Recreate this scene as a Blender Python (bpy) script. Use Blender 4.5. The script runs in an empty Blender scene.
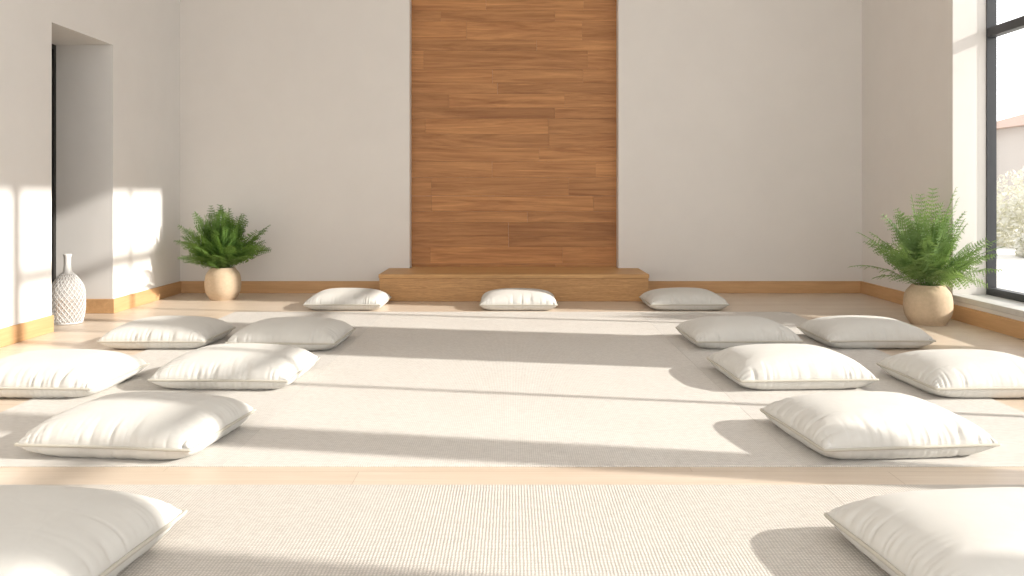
import bpy, bmesh, math, random
from mathutils import Vector, Matrix, noise
R = random.Random(7)
C = bpy.context.scene.collection
S = bpy.context.scene

# ---------------------------------------------------------------- helpers
def link(o): C.objects.link(o); return o
def mesh_obj(name, verts, faces, mat=None, smooth=False):
    me = bpy.data.meshes.new(name); me.from_pydata(verts, [], faces); me.update()
    if mat: me.materials.append(mat)
    if smooth:
        for p in me.polygons: p.use_smooth = True
    return link(bpy.data.objects.new(name, me))
def boxes(name, lst, mat, bevel=0.0):
    vs=[];fs=[]
    for (x0,x1,y0,y1,z0,z1) in lst:
        b=len(vs)
        vs+= [(x0,y0,z0),(x1,y0,z0),(x1,y1,z0),(x0,y1,z0),(x0,y0,z1),(x1,y0,z1),(x1,y1,z1),(x0,y1,z1)]
        fs+= [tuple(b+i for i in f) for f in ((0,3,2,1),(4,5,6,7),(0,1,5,4),(1,2,6,5),(2,3,7,6),(3,0,4,7))]
    o=mesh_obj(name,vs,fs,mat)
    if bevel:
        m=o.modifiers.new("bevel",'BEVEL'); m.width=bevel; m.segments=2; m.limit_method='ANGLE'
    return o
def tag(o,label,cat,group=None):
    o["label"]=label; o["category"]=cat
    if group: o["group"]=group
def struct(o): o["kind"]="structure"; return o
def empty(name,loc):
    e=bpy.data.objects.new(name,None); e.location=loc; e.empty_display_size=0.1; return link(e)
def tube(pts, r, closed=False, seg=6):
    vs=[];fs=[];n=len(pts)
    for i,p in enumerate(pts):
        a=pts[(i-1)%n] if (closed or i>0) else pts[i]
        b=pts[(i+1)%n] if (closed or i<n-1) else pts[i]
        t=(Vector(b)-Vector(a)).normalized()
        up=Vector((0,0,1)) if abs(t.z)<0.9 else Vector((1,0,0))
        s=t.cross(up).normalized(); u=s.cross(t)
        for k in range(seg):
            an=2*math.pi*k/seg
            vs.append(tuple(Vector(p)+s*math.cos(an)*r+u*math.sin(an)*r))
    for i in range(n if closed else n-1):
        j=(i+1)%n
        for k in range(seg):
            k2=(k+1)%seg
            fs.append((i*seg+k,i*seg+k2,j*seg+k2,j*seg+k))
    return vs,fs
def lathe(name, prof, mat, seg=64, parent=None):
    vs=[];fs=[]
    for (r,z) in prof:
        for k in range(seg):
            a=2*math.pi*k/seg; vs.append((r*math.cos(a),r*math.sin(a),z))
    for i in range(len(prof)-1):
        for k in range(seg):
            k2=(k+1)%seg
            fs.append((i*seg+k,i*seg+k2,(i+1)*seg+k2,(i+1)*seg+k))
    fs.append(tuple(range(seg-1,-1,-1)))
    o=mesh_obj(name,vs,fs,mat,True)
    if parent: o.parent=parent
    return o
def smoothprof(pts, n=8):
    out=[]
    P=[pts[0]]+pts+[pts[-1]]
    for i in range(1,len(P)-2):
        for k in range(n):
            t=k/n; q=[]
            for c in (0,1):
                a,b,c2,d=P[i-1][c],P[i][c],P[i+1][c],P[i+2][c]
                q.append(0.5*((2*b)+(-a+c2)*t+(2*a-5*b+4*c2-d)*t*t+(-a+3*b-3*c2+d)*t**3))
            out.append((max(q[0],0.001),q[1]))
    out.append(pts[-1]); return out

# ---------------------------------------------------------------- materials
class M:
    def __init__(s,name,rough=0.6,spec=0.3):
        s.m=bpy.data.materials.new(name); s.m.use_nodes=True
        s.nt=s.m.node_tree; s.b=s.nt.nodes["Principled BSDF"]
        s.b.inputs["Roughness"].default_value=rough
        s.b.inputs["Specular IOR Level"].default_value=spec
        s.tc=s.nt.nodes.new("ShaderNodeTexCoord")
    def n(s,t,**kw):
        x=s.nt.nodes.new(t)
        for k,v in kw.items(): setattr(x,k,v)
        return x
    def l(s,a,b): s.nt.links.new(a,b)
    def map(s,scale,loc=(0,0,0),src="Object"):
        x=s.n("ShaderNodeMapping"); x.inputs["Scale"].default_value=scale; x.inputs["Location"].default_value=loc
        s.l(s.tc.outputs[src],x.inputs["Vector"]); return x.outputs["Vector"]
    def noise(s,vec,scale,detail=4,rough=0.6,dist=0):
        x=s.n("ShaderNodeTexNoise"); x.inputs["Scale"].default_value=scale; x.inputs["Detail"].default_value=detail
        x.inputs["Roughness"].default_value=rough; x.inputs["Distortion"].default_value=dist
        s.l(vec,x.inputs["Vector"]); return x.outputs["Fac"]
    def ramp(s,fac,stops):
        x=s.n("ShaderNodeValToRGB"); cr=x.color_ramp
        while len(cr.elements)<len(stops): cr.elements.new(0.5)
        for e,(p,c) in zip(cr.elements,stops): e.position=p; e.color=(*c,1)
        s.l(fac,x.inputs["Fac"]); return x.outputs["Color"]
    def mix(s,a,b,fac,mode='MIX'):
        x=s.n("ShaderNodeMix",data_type='RGBA',blend_type=mode)
        for i,v in ((0,fac),(6,a),(7,b)):
            if hasattr(v,"links"): s.l(v,x.inputs[i])
            else: x.inputs[i].default_value = v if i==0 else (*v,1)
        return x.outputs[2]
    def bump(s,h,strength=0.3,dist=0.01,prev=None):
        x=s.n("ShaderNodeBump"); x.inputs["Strength"].default_value=strength; x.inputs["Distance"].default_value=dist
        s.l(h,x.inputs["Height"])
        if prev: s.l(prev,x.inputs["Normal"])
        s.l(x.outputs["Normal"],s.b.inputs["Normal"]); return x.outputs["Normal"]
    def col(s,c):
        if hasattr(c,"links"): s.l(c,s.b.inputs["Base Color"])
        else: s.b.inputs["Base Color"].default_value=(*c,1)

def paint(name,c):
    k=M(name,0.85,0.15); f=k.noise(k.map((1,1,1)),3,5)
    k.col(k.ramp(f,[(0.3,tuple(v*0.97 for v in c)),(0.7,c)]))
    k.bump(k.noise(k.map((1,1,1)),120,3),0.05,0.002); return k.m
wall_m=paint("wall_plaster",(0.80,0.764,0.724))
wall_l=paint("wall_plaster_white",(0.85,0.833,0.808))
ceil_m=paint("ceiling_paint",(0.90,0.89,0.88))

def wood(name,dark,light,axis='X',rough=0.45,gs=1.0,contrast=1.0,attr=False,spec=0.35,dist=1.6):
    k=M(name,rough,spec)
    st={'X':(0.6,9,9),'Y':(9,0.6,9),'Z':(9,9,0.6)}[axis]
    st=tuple(v*gs for v in st)
    vec=k.map(st)
    if attr:
        a=k.n("ShaderNodeAttribute",attribute_name="tone")
        ad=k.n("ShaderNodeVectorMath",operation='ADD'); k.l(vec,ad.inputs[0])
        sc=k.n("ShaderNodeVectorMath",operation='SCALE'); k.l(a.outputs["Vector"],sc.inputs[0]); sc.inputs["Scale"].default_value=37
        k.l(sc.outputs[0],ad.inputs[1]); vec=ad.outputs[0]
    f1=k.noise(vec,1.2,6,0.65,dist)
    f2=k.noise(vec,7,5,0.7,0.3)
    c1=k.ramp(f1,[(0.30,dark),(0.70,light)])
    c2=k.ramp(f2,[(0.35,(0.62,0.58,0.54)),(0.6,(1,1,1))])
    c=k.mix(c1,c2,0.55*contrast,'MULTIPLY')
    if attr:
        t=k.ramp(a.outputs["Fac"],[(0,(0.80,0.78,0.76)),(0.5,(1,1,1)),(1,(1.18,1.18,1.16))])
        c=k.mix(c,t,1.0,'MULTIPLY')
    k.col(c); k.bump(f2,0.15,0.003); return k.m
panel_m=wood("panel_walnut",(0.34,0.142,0.050),(0.63,0.315,0.125),'X',0.5,0.75,0.75,True,0.35,2.2)
oak_m=wood("platform_oak",(0.52,0.29,0.12),(0.68,0.41,0.18),'X',0.5,1.6,0.7)
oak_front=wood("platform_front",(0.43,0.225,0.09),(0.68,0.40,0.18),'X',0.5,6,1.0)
base_m=wood("baseboard_oak",(0.56,0.325,0.155),(0.68,0.42,0.215),'Y',0.5,1.0,0.4)
base_x=wood("baseboard_oak_across",(0.56,0.325,0.155),(0.68,0.42,0.215),'X',0.5,1.0,0.4)

def floor_mat():
    k=M("floor_planks",0.33,0.45)
    v=k.map((1,1,1),(0.55,0.03,0))
    br=k.n("ShaderNodeTexBrick"); k.l(v,br.inputs["Vector"])
    br.offset=0.37; br.inputs["Scale"].default_value=1
    br.inputs["Brick Width"].default_value=1.9; br.inputs["Row Height"].default_value=0.14
    br.inputs["Mortar Size"].default_value=0.0012; br.inputs["Mortar Smooth"].default_value=0.2
    br.inputs["Color1"].default_value=(0.67,0.555,0.44,1); br.inputs["Color2"].default_value=(0.73,0.62,0.505,1)
    br.inputs["Mortar"].default_value=(0.50,0.39,0.29,1)
    g=k.noise(k.map((0.8,14,1)),2.2,6,0.65,0.8)
    c=k.mix(br.outputs["Color"],k.ramp(g,[(0.3,(0.86,0.83,0.80)),(0.65,(1,1,1))]),0.8,'MULTIPLY')
    k.col(c); k.bump(g,0.06,0.002); return k.m
floor_m=floor_mat()

def matting(name,c,sx,sy,strength=0.5,low=0.8):
    k=M(name,0.9,0.1)
    v=k.map((1,1,1))
    w1=k.n("ShaderNodeTexWave",bands_direction='X'); w1.inputs["Scale"].default_value=sx; w1.inputs["Distortion"].default_value=1.2; w1.inputs["Detail"].default_value=1
    w2=k.n("ShaderNodeTexWave",bands_direction='Y'); w2.inputs["Scale"].default_value=sy; w2.inputs["Distortion"].default_value=1.2; w2.inputs["Detail"].default_value=1
    k.l(v,w1.inputs["Vector"]); k.l(v,w2.inputs["Vector"])
    mm=k.n("ShaderNodeMath",operation='MULTIPLY'); k.l(w1.outputs["Fac"],mm.inputs[0]); k.l(w2.outputs["Fac"],mm.inputs[1])
    big=k.noise(v,2.5,5); fine=k.noise(k.map((0.6,1.5,1)),65,2,0.6)
    a=k.ramp(mm.outputs[0],[(0.0,tuple(x*low for x in c)),(0.55,c)])
    a=k.mix(a,k.ramp(fine,[(0.35,(0.90,0.895,0.89)),(0.6,(1,1,1))]),1.0,'MULTIPLY')
    k.col(k.mix(a,k.ramp(big,[(0.3,(0.97,0.965,0.96)),(0.7,(1,1,1))]),1.0,'MULTIPLY'))
    k.bump(mm.outputs[0],strength,0.002); return k.m
mat_c=matting("woven_mat_cream",(0.81,0.775,0.725),38,34,0.45,0.80)
mat_s=matting("woven_mat_grey",(0.775,0.745,0.70),38,34,0.45,0.80)
mat_f=matting("woven_mat_ribbed",(0.78,0.735,0.675),32,32,0.7,0.70)

def fabric(name,c):
    k=M(name,0.9,0.1); k.b.inputs["Sheen Weight"].default_value=0.1
    v=k.map((1,1,1))
    k.col(k.ramp(k.noise(v,6,4),[(0.3,tuple(x*0.97 for x in c)),(0.7,c)]))
    b=k.bump(k.noise(v,10,3,0.5,0.6),0.10,0.02)
    k.bump(k.noise(v,420,2),0.25,0.001,b); return k.m
cush_m=fabric("cushion_linen",(0.675,0.66,0.62)); pipe_m=fabric("piping_linen",(0.54,0.51,0.44))

def simple(name,c,rough=0.5,spec=0.4,scale=20,var=0.9,metal=0.0,bs=0.1):
    k=M(name,rough,spec); f=k.noise(k.map((1,1,1)),scale,4)
    k.col(k.ramp(f,[(0.3,tuple(x*var for x in c)),(0.7,c)])); k.b.inputs["Metallic"].default_value=metal
    k.bump(f,bs,0.003); return k.m
frame_m=simple("window_frame_metal",(0.05,0.052,0.057),0.45,0.4)
door_m=simple("door_dark",(0.02,0.018,0.016),0.5)
sill_m=simple("sill_stone",(0.62,0.60,0.57),0.5)
pot_m=simple("pot_clay",(0.61,0.475,0.335),0.9,0.1,45,0.88,0,0.2)
soil_m=simple("soil",(0.06,0.04,0.025),0.95,0.1,60,0.5,0,0.8)
vase_w=simple("vase_ceramic_white",(0.80,0.795,0.78),0.3,0.5)
def glass(name,fac,col=(1,1,1),shader="ShaderNodeBsdfGlossy",rough=0.02):
    m=bpy.data.materials.new(name); m.use_nodes=True; nt=m.node_tree
    for x in list(nt.nodes): nt.nodes.remove(x)
    o=nt.nodes.new("ShaderNodeOutputMaterial"); mx=nt.nodes.new("ShaderNodeMixShader")
    t=nt.nodes.new("ShaderNodeBsdfTransparent"); g=nt.nodes.new(shader); g.inputs["Roughness"].default_value=rough
    g.inputs["Color"].default_value=(*col,1)
    mx.inputs[0].default_value=fac
    nt.links.new(t.outputs[0],mx.inputs[1]); nt.links.new(g.outputs[0],mx.inputs[2]); nt.links.new(mx.outputs[0],o.inputs[0]); return m
glass_m=glass("window_glass",0.05)
vase_in=glass("vase_frosted_glass",0.35,(0.76,0.74,0.72),"ShaderNodeBsdfDiffuse",0.3)
def leafm(name,a,b):
    k=M(name,0.5,0.3); k.col(k.ramp(k.noise(k.map((1,1,1)),14,3),[(0.35,a),(0.65,b)]))
    tr=k.n("ShaderNodeBsdfTranslucent"); tr.inputs["Color"].default_value=(b[0]*1.3,b[1]*1.3,b[2]*0.8,1)
    mx=k.n("ShaderNodeMixShader"); mx.inputs[0].default_value=0.3
    out=[n for n in k.nt.nodes if n.type=='OUTPUT_MATERIAL'][0]
    k.l(k.b.outputs[0],mx.inputs[1]); k.l(tr.outputs[0],mx.inputs[2]); k.l(mx.outputs[0],out.inputs[0]); return k.m
leaf1=leafm("fern_leaf_deep",(0.06,0.13,0.03),(0.17,0.285,0.07))
leaf2=leafm("fern_leaf_light",(0.115,0.205,0.07),(0.26,0.385,0.15))

# ---------------------------------------------------------------- room shell
SL=0.42
XL,XR,YB,ZC,YF=-3.32,3.5,8.5,4.4,-2.2
XLo,XRo=XL-0.53,XR+0.34
GX=XRo-0.03
struct(boxes("floor",[(XLo-0.05,XRo,YF,YB+0.4,-0.1,0)],floor_m))
struct(boxes("ceiling",[(XLo-0.05,XRo+0.05,YF,YB+0.4,ZC,ZC+0.12)],ceil_m))
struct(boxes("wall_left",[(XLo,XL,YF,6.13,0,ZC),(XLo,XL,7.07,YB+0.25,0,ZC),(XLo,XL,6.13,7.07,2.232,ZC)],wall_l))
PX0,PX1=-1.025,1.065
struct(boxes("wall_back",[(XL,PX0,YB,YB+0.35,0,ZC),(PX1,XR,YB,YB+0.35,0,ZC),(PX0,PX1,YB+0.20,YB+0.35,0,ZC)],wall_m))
bays=[(5.34,6.75),(2.64,4.34),(1.42,2.46),(-0.3,1.10)]
added_cler=[(4.34,5.34),(2.46,2.64),(1.10,1.42)]  # unseen clerestory spans over the piers, added to bring sun onto the left wall
ZS,ZP,ZH=0.15,2.60,4.06
lst=[(XR,XRo,6.75,YB+0.35,0,ZC),(XR,XRo,YF,6.75,0,ZS),(XR,XRo,YF,6.75,ZH,ZC),(XR,XRo,YF,-0.3,ZS,ZH)]
for a,b in added_cler: lst.append((XR,XRo,a,b,ZS,ZP))
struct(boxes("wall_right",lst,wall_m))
i=0
for a,b in bays:
    i+=1
    struct(boxes("trim_%d"%i,[(XR-0.015,XRo-0.06,a+0.002,b-0.002,ZS,ZS+0.045)],sill_m,0.004))
wi=0
def window(a,b,z0,z1,mull,trans,wb=0.06,xin=0.025):
    global wi
    wi+=1; w=0.05; x0,x1=GX-xin,GX+0.03
    l=[(x0,x1,a,a+w,z0,z1),(x0,x1,b-wb,b,z0,z1),(x0,x1,a+w,b-wb,z0,z0+0.10),(x0,x1,a+w,b-wb,z1-w,z1)]
    for m in mull: l.append((x0+.01,x1-.01,m-0.02,m+0.02,z0+0.1,z1-w))
    for t in trans: l.append((x0+.002,x1-.002,a+w,b-wb,t-0.035,t+0.035))
    o=struct(boxes("window_%d"%wi,l,frame_m))
    g=boxes("glass",[(GX-0.004,GX+0.004,a+w,b-wb,z0+0.1,z1-w)],glass_m); g.parent=o
for k,(a,b) in enumerate(bays):
    if k==0: window(a,b,ZS,ZH,[(a+b)/2],[2.27,3.42],0.014,0.045)
    else: window(a,b,ZS,ZH,[(a+b)/2] if b-a>1.2 else [],[2.27],0.05)
for a,b in added_cler: window(a,b,ZP,ZH,[(a+b)/2] if b-a>=0.99 else [],[3.42] if b-a>=0.99 else [])  # added out-of-view clerestory windows, shaped for the left wall's sun patches
d=struct(boxes("door_1",[(XLo+0.0,XLo+0.045,6.17,7.03,0.005,2.19),(XLo,XLo+0.06,6.131,6.17,0,2.23),(XLo,XLo+0.06,7.03,7.069,0,2.23),(XLo,XLo+0.06,6.17,7.03,2.19,2.231),
   (XLo+0.045,XLo+0.055,6.27,6.93,0.25,1.0),(XLo+0.045,XLo+0.055,6.27,6.93,1.15,2.05)],door_m,0.003))
bh=0.12
struct(boxes("baseboard_left",[(XL,XL+0.018,YF,6.13,0,bh),(XL,XL+0.018,7.07,YB,0,bh),(XLo+0.065,XL+0.018,7.052,7.07,0,bh)],base_m,0.003))
struct(boxes("baseboard_back",[(XL+0.018,PX0-0.2,YB-0.018,YB,0,bh),(PX1+0.2,XR-0.018,YB-0.018,YB,0,bh)],base_x,0.003))
struct(boxes("baseboard_right",[(XR-0.018,XR,YF,YB-0.0,0,bh)],base_m,0.003))

vs=[];fs=[];tones=[]
z=0.0; yf=YB+0.16
rr=random.Random(21)
while z<ZC-0.01:
    h=rr.choice([0.11,0.14,0.16,0.17,0.19]); z1=min(z+h,ZC)
    x=PX0-rr.uniform(0,1.2)
    while x<PX1:
        x1=x+rr.uniform(0.9,1.8); a,b=max(x,PX0),min(x1,PX1)
        if b-a>0.005:
            t=min(1,max(0,rr.gauss(0.5,0.22))); n=len(vs); g=0.0006; y=yf+rr.uniform(0,0.0012)
            A=[(a+g,z+g),(b-g,z+g),(b-g,z1-g),(a+g,z1-g)]
            vs+=[(p[0],y,p[1]) for p in A]+[(p[0],y+0.03,p[1]) for p in A]
            ff=[(0,1,2,3),(0,4,5,1),(1,5,6,2),(2,6,7,3),(3,7,4,0),(7,6,5,4)]
            fs+=[tuple(n+q for q in f) for f in ff]; tones+=[t]*6
        x=x1
    z=z1
pan=mesh_obj("wood_wall_panel",vs,fs,panel_m)
at=pan.data.attributes.new("tone",'FLOAT','FACE')
for i2,t in enumerate(tones): at.data[i2].value=t
tag(pan,"tall honey-brown horizontal plank panel set into back wall","wall panel")

e=empty("low_platform",(0.01,7.83,0)); tag(e,"low golden oak platform step below the wooden wall panel","platform")
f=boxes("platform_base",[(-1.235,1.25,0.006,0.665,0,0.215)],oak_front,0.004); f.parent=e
f=boxes("top_board",[(-1.24,1.255,0.0,0.665,0.215,0.25)],oak_m,0.005); f.parent=e
f=boxes("rear_board",[(-1.02,1.05,0.67,0.83,0.0,0.25)],oak_m); f.parent=e

def mat(x0,x1,y0,y1,m,label):
    o=boxes("floor_mat",[(-(x1-x0)/2,(x1-x0)/2,-(y1-y0)/2,(y1-y0)/2,0,0.005)],m,0.001)
    o.location=((x0+x1)/2,(y0+y1)/2,0.0005)
    tag(o,label,"mat","woven floor mats")
mat(-1.0585,1.0585,3.10,7.12,mat_c,"wide cream woven mat in the middle of the room")
mat(-2.32,-1.059,3.10,7.12,mat_s,"greyish beige woven mat under a row of cushions")
mat(1.059,2.32,3.10,7.12,mat_s,"greyish beige woven mat under a row of cushions")
mat(-1.0585,1.0585,0.4,2.90,mat_f,"ribbed beige woven mat beside a bare floor strip")
mat(-2.32,-1.059,0.4,2.90,mat_f,"ribbed beige woven mat under a large cushion")
mat(1.059,2.32,0.4,2.90,mat_f,"ribbed beige woven mat under a large cushion")

# ---------------------------------------------------------------- cushions
def cushion_mesh(seed,w=0.705,dp=0.605,h=0.096,zs=0.056,n=120):
    def uv(i): s=-1+2*i/n; return math.sin(math.pi/2*s)*0.6+s*0.4
    def plan(u,v):
        x=u*w/2*(1-0.018*(1-v*v)); y=v*dp/2*(1-0.022*(1-u*u))
        k=1-0.018*(abs(u*v))**12
        return x*k,y*k
    def prof(u,v):
        f=((1-abs(u)**3.8)*(1-abs(v)**3.4))
        return max(f,0)**0.44
    def fold(u,v,x,y):
        pl=0
        for (ed,al,sd) in (((1-abs(v)),x,1.7*(1 if v>0 else -1)),((1-abs(u)),y,5.3*(1 if u>0 else -1))):
            q=noise.noise(Vector((al*38,sd+ed*0.8,seed*3.3)))
            cre=math.exp(-abs(q)/0.10)
            q2=noise.noise(Vector((al*18,sd+9+ed,seed*1.9)))
            am=max(0.40,0.8+0.9*noise.noise(Vector((al*8,sd+4,seed*1.7))))
            ln=0.17+0.15*noise.noise(Vector((al*14,sd+8,seed*2.3)))
            env=math.exp(-(ed/max(ln,0.07))**1.6)*min(1,ed/0.004)
            pl-=env*cre*am*0.0095
            pl+=env*q2*0.005
        return pl
    vs=[];fs=[];N=n+1; disp=[]
    wob=lambda x,y: 0.001*noise.noise(Vector((x*6,y*6,seed*2.2)))
    for sgn in (1,-1):
        for j in range(N):
            for i in range(N):
                u,v=uv(i),uv(j); x,y=plan(u,v); f=prof(u,v)
                lo=0.004*noise.noise(Vector((x*3.5,y*3.5,seed+sgn*9)))*f
                lo+=0.003*noise.noise(Vector(((x+y)*5,(x-y)*14,seed+3)))*f*abs(u*v)
                dome=0.018*(1-u*u)*(1-v*v)
                sz=zs+wob(x,y)
                if sgn>0: z=sz+h*f+lo+dome
                else: z=max(0.001, sz-0.085*f)
                vs.append((x,y,z)); disp.append(fold(u,v,x,y) if sgn>0 else 0.5*fold(u,v,x,y))
    for s in (0,1):
        o=s*N*N
        for j in range(n):
            for i in range(n):
                q=(o+j*N+i,o+j*N+i+1,o+(j+1)*N+i+1,o+(j+1)*N+i)
                fs.append(q if s==0 else q[::-1])
    me=bpy.data.meshes.new("floor_cushion"); me.from_pydata(vs,[],fs); me.update()
    nr=[v.normal.copy() for v in me.vertices]
    for k2 in range(len(vs)):
        i=k2%N; j=(k2//N)%N
        if i in (0,n) or j in (0,n): continue
        co=me.vertices[k2].co+nr[k2]*disp[k2]
        co.z=max(co.z,0.001); me.vertices[k2].co=co
    bm=bmesh.new(); bm.from_mesh(me); bmesh.ops.remove_doubles(bm,verts=bm.verts,dist=1e-5); bm.to_mesh(me); bm.free()
    for p in me.polygons: p.use_smooth=True
    me.materials.append(cush_m)
    per=[(i,0) for i in range(n)]+[(n,j) for j in range(n)]+[(i,n) for i in range(n,0,-1)]+[(0,j) for j in range(n,0,-1)]
    pts=[vs[j*N+i] for i,j in per]
    pts=[(p[0]*1.006,p[1]*1.006,p[2]) for p in pts]
    tv,tf=tube(pts,0.006,True,8)
    pm=bpy.data.meshes.new("piping"); pm.from_pydata(tv,[],tf)
    for p in pm.polygons: p.use_smooth=True
    pm.materials.append(pipe_m)
    return me,pm
variants=[cushion_mesh(s) for s in (1.3,2.9,4.1,6.6,8.2)]
ZM=0.0055
CU=[ # x,y,rot,scale,label,z
(-1.435,7.47,-1,0.94,"cream linen floor cushion beside the low platform",0),
(0.055,7.46,0,0.93,"cream linen floor cushion centred before the platform",0),
(1.50,7.47,1,0.95,"cream linen floor cushion beside the low platform",0),
(-2.28,5.66,-1,0.97,"cream linen floor cushion near the door opening",ZM),
(-1.44,5.60,-2,0.98,"cream linen floor cushion on the woven mat",ZM),
(1.495,5.66,2,0.97,"cream linen floor cushion on the woven mat",ZM),
(2.345,5.68,1,0.97,"cream linen floor cushion near the potted fern",ZM),
(-2.36,4.38,-2,1.01,"cream linen floor cushion at the mat edge",ZM),
(-1.46,4.55,-2,1.01,"cream linen floor cushion with pleated seams on mat",ZM),
(1.475,4.55,3,1.0,"cream linen floor cushion with pleated seams on mat",ZM),
(2.37,4.38,2,1.01,"cream linen floor cushion below the window",ZM),
(-1.485,3.43,-6,0.98,"cream linen floor cushion turned slightly, half shaded",ZM),
(1.45,3.43,6,0.98,"cream linen floor cushion turned slightly, in sunlight",ZM),
(-1.355,2.22,-6,1.05,"large cream linen floor cushion in full sunlight",ZM),
(1.31,2.20,6,1.05,"large cream linen floor cushion in full sunlight",ZM),
]
for k,(x,y,r,s,lab,zz) in enumerate(CU):
    me,pm=variants[k%5]
    o=link(bpy.data.objects.new("floor_cushion",me)); o.location=(x,y,zz); o.rotation_euler=(0,0,math.radians(r)); 
    o.scale=(s,s,s)
    p=link(bpy.data.objects.new("piping",pm)); p.parent=o
    tag(o,lab,"cushion","cream floor cushions")

# ---------------------------------------------------------------- ferns
def fern(loc,seed,nf,rad,hgt,leaf,pr,ph,lab,spiky,clampx=None,clampy=None):
    r=random.Random(seed)
    e=empty("potted_fern",loc); tag(e,lab,"potted plant","potted ferns")
    prof=smoothprof([(0.001,0),(pr*0.64,0.0),(pr*0.73,0.008),(pr*0.94,ph*0.24),(pr*1.0,ph*0.50),(pr*0.93,ph*0.78),(pr*0.72,ph*0.95),(pr*0.65,ph*1.0),(pr*0.57,ph*0.99),(pr*0.52,ph*0.93)],7)
    lathe("pot",prof,pot_m,64,e)
    lathe("soil",[(pr*0.56,ph*0.90),(pr*0.4,ph*0.94),(0.003,ph*0.95)],soil_m,32,e)
    vs=[];fs=[]
    def cl(p):
        wx=p.x+loc[0]; wy=p.y+loc[1]
        if clampx:
            lim=clampx(wy)
            if wx>lim: p.x=lim-loc[0]-0.003
        if clampy and wy>clampy: p.y=clampy-loc[1]
        return p
    for k in range(nf):
        az=k*2.39996+r.uniform(-.3,.3); q=((k+0.5)/nf)
        L=(hgt*1.06*(1-q)+rad*1.06*q)*r.uniform(0.6,1.06)
        el=math.radians(88-54*q+r.uniform(-10,10))
        droop=(0.15+0.6*q)*(0.9 if spiky else 0.8)*r.uniform(0.5,1.4)
        base=Vector((math.cos(az),math.sin(az),0))*pr*0.42*r.random()+Vector((0,0,ph*0.93))
        steps=24; p=base.copy(); path=[]
        for s in range(steps+1):
            t=s/steps; a=el-droop*t**1.4*1.2
            dv=Vector((math.cos(az)*math.cos(a),math.sin(az)*math.cos(a),math.sin(a)))
            path.append((p.copy(),dv)); p=p+dv*L/steps
            az+=r.uniform(-.04,.04)
        tv,tf=tube([tuple(cl(a[0].copy())) for a in path[::2]],0.002,False,4)
        n=len(vs); vs+=tv; fs+=[tuple(n+i for i in f2) for f2 in tf]
        roll=r.uniform(-1.0,1.0)
        for s in range(4,steps+1):
            t=s/steps
            pp,dv=path[s]
            side=dv.cross(Vector((0,0,1)))
            if side.length<0.05: side=Vector((-math.sin(az),math.cos(az),0))
            side.normalize(); side=(Matrix.Rotation(roll,3,dv)@side); nrm=side.cross(dv).normalized()
            env=max(0.22,(1-((t-0.45)/0.68)**2)) if t>0.45 else max(0.2,(1-((t-0.45)/0.40)**2))
            ll=(0.078 if not spiky else 0.078)*env*r.uniform(0.75,1.15)*(L/0.5)**0.6
            for sg in (1,-1):
                d2=(side*sg+dv*0.35+nrm*r.uniform(-.3,.2)).normalized()
                wv0=d2.cross(nrm).normalized()
                m=(3 if not spiky else 4) if ll>0.035 else 2
                for c in range(m):
                    tt=(c+0.6)/m
                    cp=pp+d2*ll*tt-nrm*ll*0.16*tt*tt
                    pl_=ll*(0.32 if not spiky else 0.26)*(1-tt*0.5)
                    for s2 in (1,-1):
                        d3=(wv0*s2+d2*0.6+nrm*r.uniform(-.3,.3)).normalized(); w3=d3.cross(nrm).normalized()*pl_*(0.42 if not spiky else 0.38)
                        n=len(vs)
                        for qv in (cp,cp+d3*pl_*0.5+w3,cp+d3*pl_*1.0,cp+d3*pl_*0.5-w3): vs.append(tuple(cl(qv.copy())))
                        fs.append((n,n+1,n+2,n+3))
                w4=wv0*max(0.002,ll*(0.055 if not spiky else 0.045))
                n=len(vs)
                for qv in (pp-w4,pp+d2*ll*.6-nrm*ll*.05-w4,pp+d2*ll-nrm*ll*0.16,pp+d2*ll*.6-nrm*ll*.05+w4,pp+w4): vs.append(tuple(cl(qv.copy())))
                fs.append((n,n+1,n+2,n+3,n+4))
    o=mesh_obj("fern_fronds",vs,fs,leaf); o.parent=e
fern((-2.72,8.0,0),5,96,0.42,0.57,leaf1,0.165,0.30,"bushy dark green fern in a round clay pot",False,None,YB-0.03)
fern((3.18,6.50,0),8,84,0.49,0.71,leaf2,0.174,0.30,"feathery light green fern in tan pot beside window",True,
     lambda wy: (XR-0.01 if wy>6.73 else GX-0.09),None)

# ---------------------------------------------------------------- vase
e=empty("lattice_vase",(-3.41,6.52,0)); tag(e,"white openwork lattice bottle vase standing by the doorway","vase")
vp=smoothprof([(0.001,0),(0.092,0.0),(0.106,0.012),(0.122,0.09),(0.125,0.18),(0.115,0.28),(0.070,0.355),(0.031,0.40),(0.025,0.45),(0.025,0.50),(0.030,0.53)],8)
lathe("vase_body",[(r_*0.975,z_) for r_,z_ in vp if z_<0.38],vase_in,48,e)
def rad(z):
    for a,b in zip(vp[:-1],vp[1:]):
        if a[1]<=z<=b[1] and b[1]>a[1]: return a[0]+(b[0]-a[0])*(z-a[1])/(b[1]-a[1])
    return vp[-1][0]
vs=[];fs=[]
for sg in (1,-1):
    for k in range(22):
        pts=[]
        for s in range(50):
            z=0.012+0.37*s/49; a=2*math.pi*k/22+sg*s/49*2.2; r_=rad(z)
            pts.append((r_*math.cos(a),r_*math.sin(a),z))
        tv,tf=tube(pts,0.0024,False,6); n=len(vs); vs+=tv; fs+=[tuple(n+i for i in f2) for f2 in tf]
for z in (0.010,0.385):
    tv,tf=tube([(rad(z)*math.cos(a*math.pi/24),rad(z)*math.sin(a*math.pi/24),z) for a in range(48)],0.005,True,6)
    n=len(vs); vs+=tv; fs+=[tuple(n+i for i in f2) for f2 in tf]
o=mesh_obj("lattice",vs,fs,vase_w,True); o.parent=e
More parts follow.
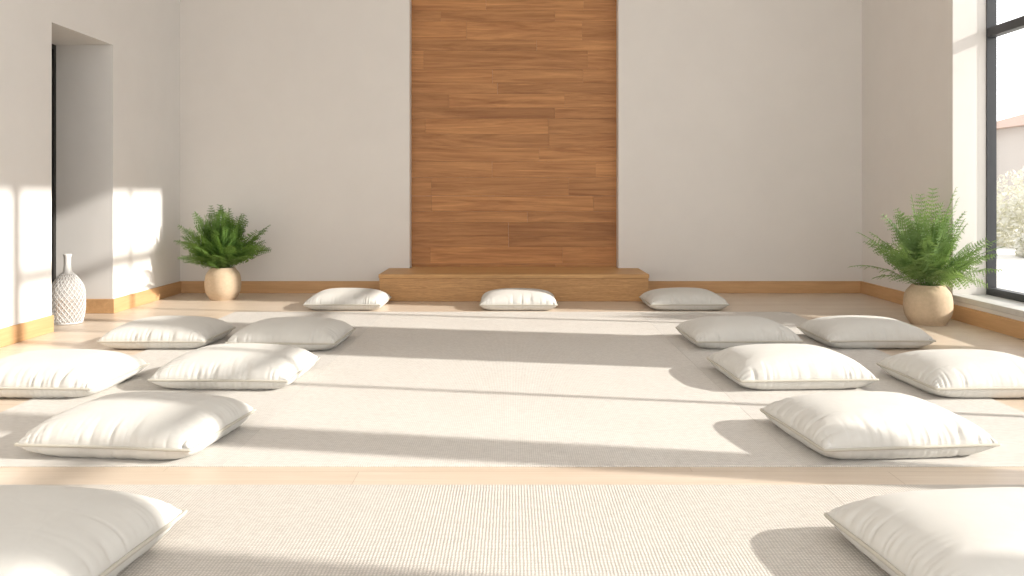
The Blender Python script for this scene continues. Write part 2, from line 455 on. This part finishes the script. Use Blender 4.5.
nk=lathe("vase_neck",[(0.043,0.380),(0.031,0.40),(0.0255,0.45),(0.0255,0.505),(0.031,0.53),(0.029,0.533),(0.021,0.50)],vase_w,32,e)

# ---------------------------------------------------------------- outdoors
grass=simple("outdoor_ground",(0.62,0.60,0.56),0.9,0.1,2,0.9)
o=boxes("ground",[(XRo+0.3,80,-20,90,-0.25,-0.12)],grass); o["kind"]="structure"
hw=simple("house_render_hazed",(0.55,0.50,0.46),0.8); hr=simple("roof_tiles_hazed",(0.55,0.40,0.33),0.8,0.2,12,0.8)  # wall and roof colours lightened to stand in for distance haze
hwn=simple("house_window_hazed",(0.38,0.36,0.35),0.5)  # pane colour faded by the same painted haze
e=empty("house",(22,33,-0.12)); tag(e,"distant plastered house with terracotta roof beyond the window, haze painted into its colours","house")
f=boxes("house_walls",[(-3,5,-3,3,0,3.6)],hw); f.parent=e
f=mesh_obj("roof",[(-3.4,-3.4,3.6),(5.4,-3.4,3.6),(5.4,3.4,3.6),(-3.4,3.4,3.6),(-1,0,4.5),(3,0,4.5)],[(0,1,5,4),(1,2,5),(2,3,4,5),(3,0,4),(3,2,1,0)],hr); f.parent=e
for (x,zz) in ((-2.2,1.9),(-0.4,1.9),(1.5,1.9),(3.4,1.9)):
    f=boxes("house_window",[(x,x+0.7,-3.03,-3.0,zz,zz+1.1)],hwn); f.parent=e
bushm=leafm("bush_leaf_hazed",(0.50,0.49,0.46),(0.62,0.60,0.57))  # leaf colour paled and greyed to imitate outdoor haze
def bush(loc,rx,rz,seed,n=2200):
    r=random.Random(seed); vs=[];fs=[]
    for i in range(n):
        a=r.uniform(0,2*math.pi); c=r.uniform(-0.3,1); rr_=(0.75+0.3*r.random())
        s=math.sqrt(max(0,1-c*c)); p=Vector((rx*s*math.cos(a)*rr_,rx*s*math.sin(a)*rr_,max(0.05,rz*(c+0.3)/1.3*rr_)))
        d1=Vector((r.gauss(0,1),r.gauss(0,1),r.gauss(0,1))).normalized()*0.08; d2=d1.orthogonal().normalized()*0.04
        n0=len(vs); vs+=[tuple(p-d1),tuple(p+d2),tuple(p+d1),tuple(p-d2)]; fs.append((n0,n0+1,n0+2,n0+3))
    o=mesh_obj("bush",vs,fs,bushm); o.location=loc; tag(o,"garden bush outside the window, greyed by painted haze","bush","garden bushes")
bush((11.2,17.6,-0.12),1.1,1.2,1); bush((14.4,22.6,-0.12),1.8,1.9,2); bush((9.5,14.6,-0.12),0.7,0.6,3)

# ---------------------------------------------------------------- light
W=bpy.data.worlds.new("sky"); S.world=W; W.use_nodes=True
bg=W.node_tree.nodes["Background"]
bg.inputs["Color"].default_value=(0.99,0.993,0.995,1); bg.inputs["Strength"].default_value=1.92
sd=bpy.data.lights.new("sun",'SUN'); sd.energy=7.2; sd.angle=math.radians(0.9); sd.color=(1.0,0.95,0.875)
so=link(bpy.data.objects.new("sun",sd)); 
so.rotation_euler=Vector((-1,0.19,-SL)).to_track_quat('-Z','Y').to_euler(); so.location=(8,0,5)

cd=bpy.data.cameras.new("camera"); cam=link(bpy.data.objects.new("camera",cd))
cd.sensor_width=36; cd.lens=850/1024*36; cd.shift_y=-95/1024; cd.clip_end=300
cam.location=(0,0,1.0); cam.rotation_euler=(math.radians(90),0,0)
S.camera=cam
S.view_settings.view_transform='Standard'
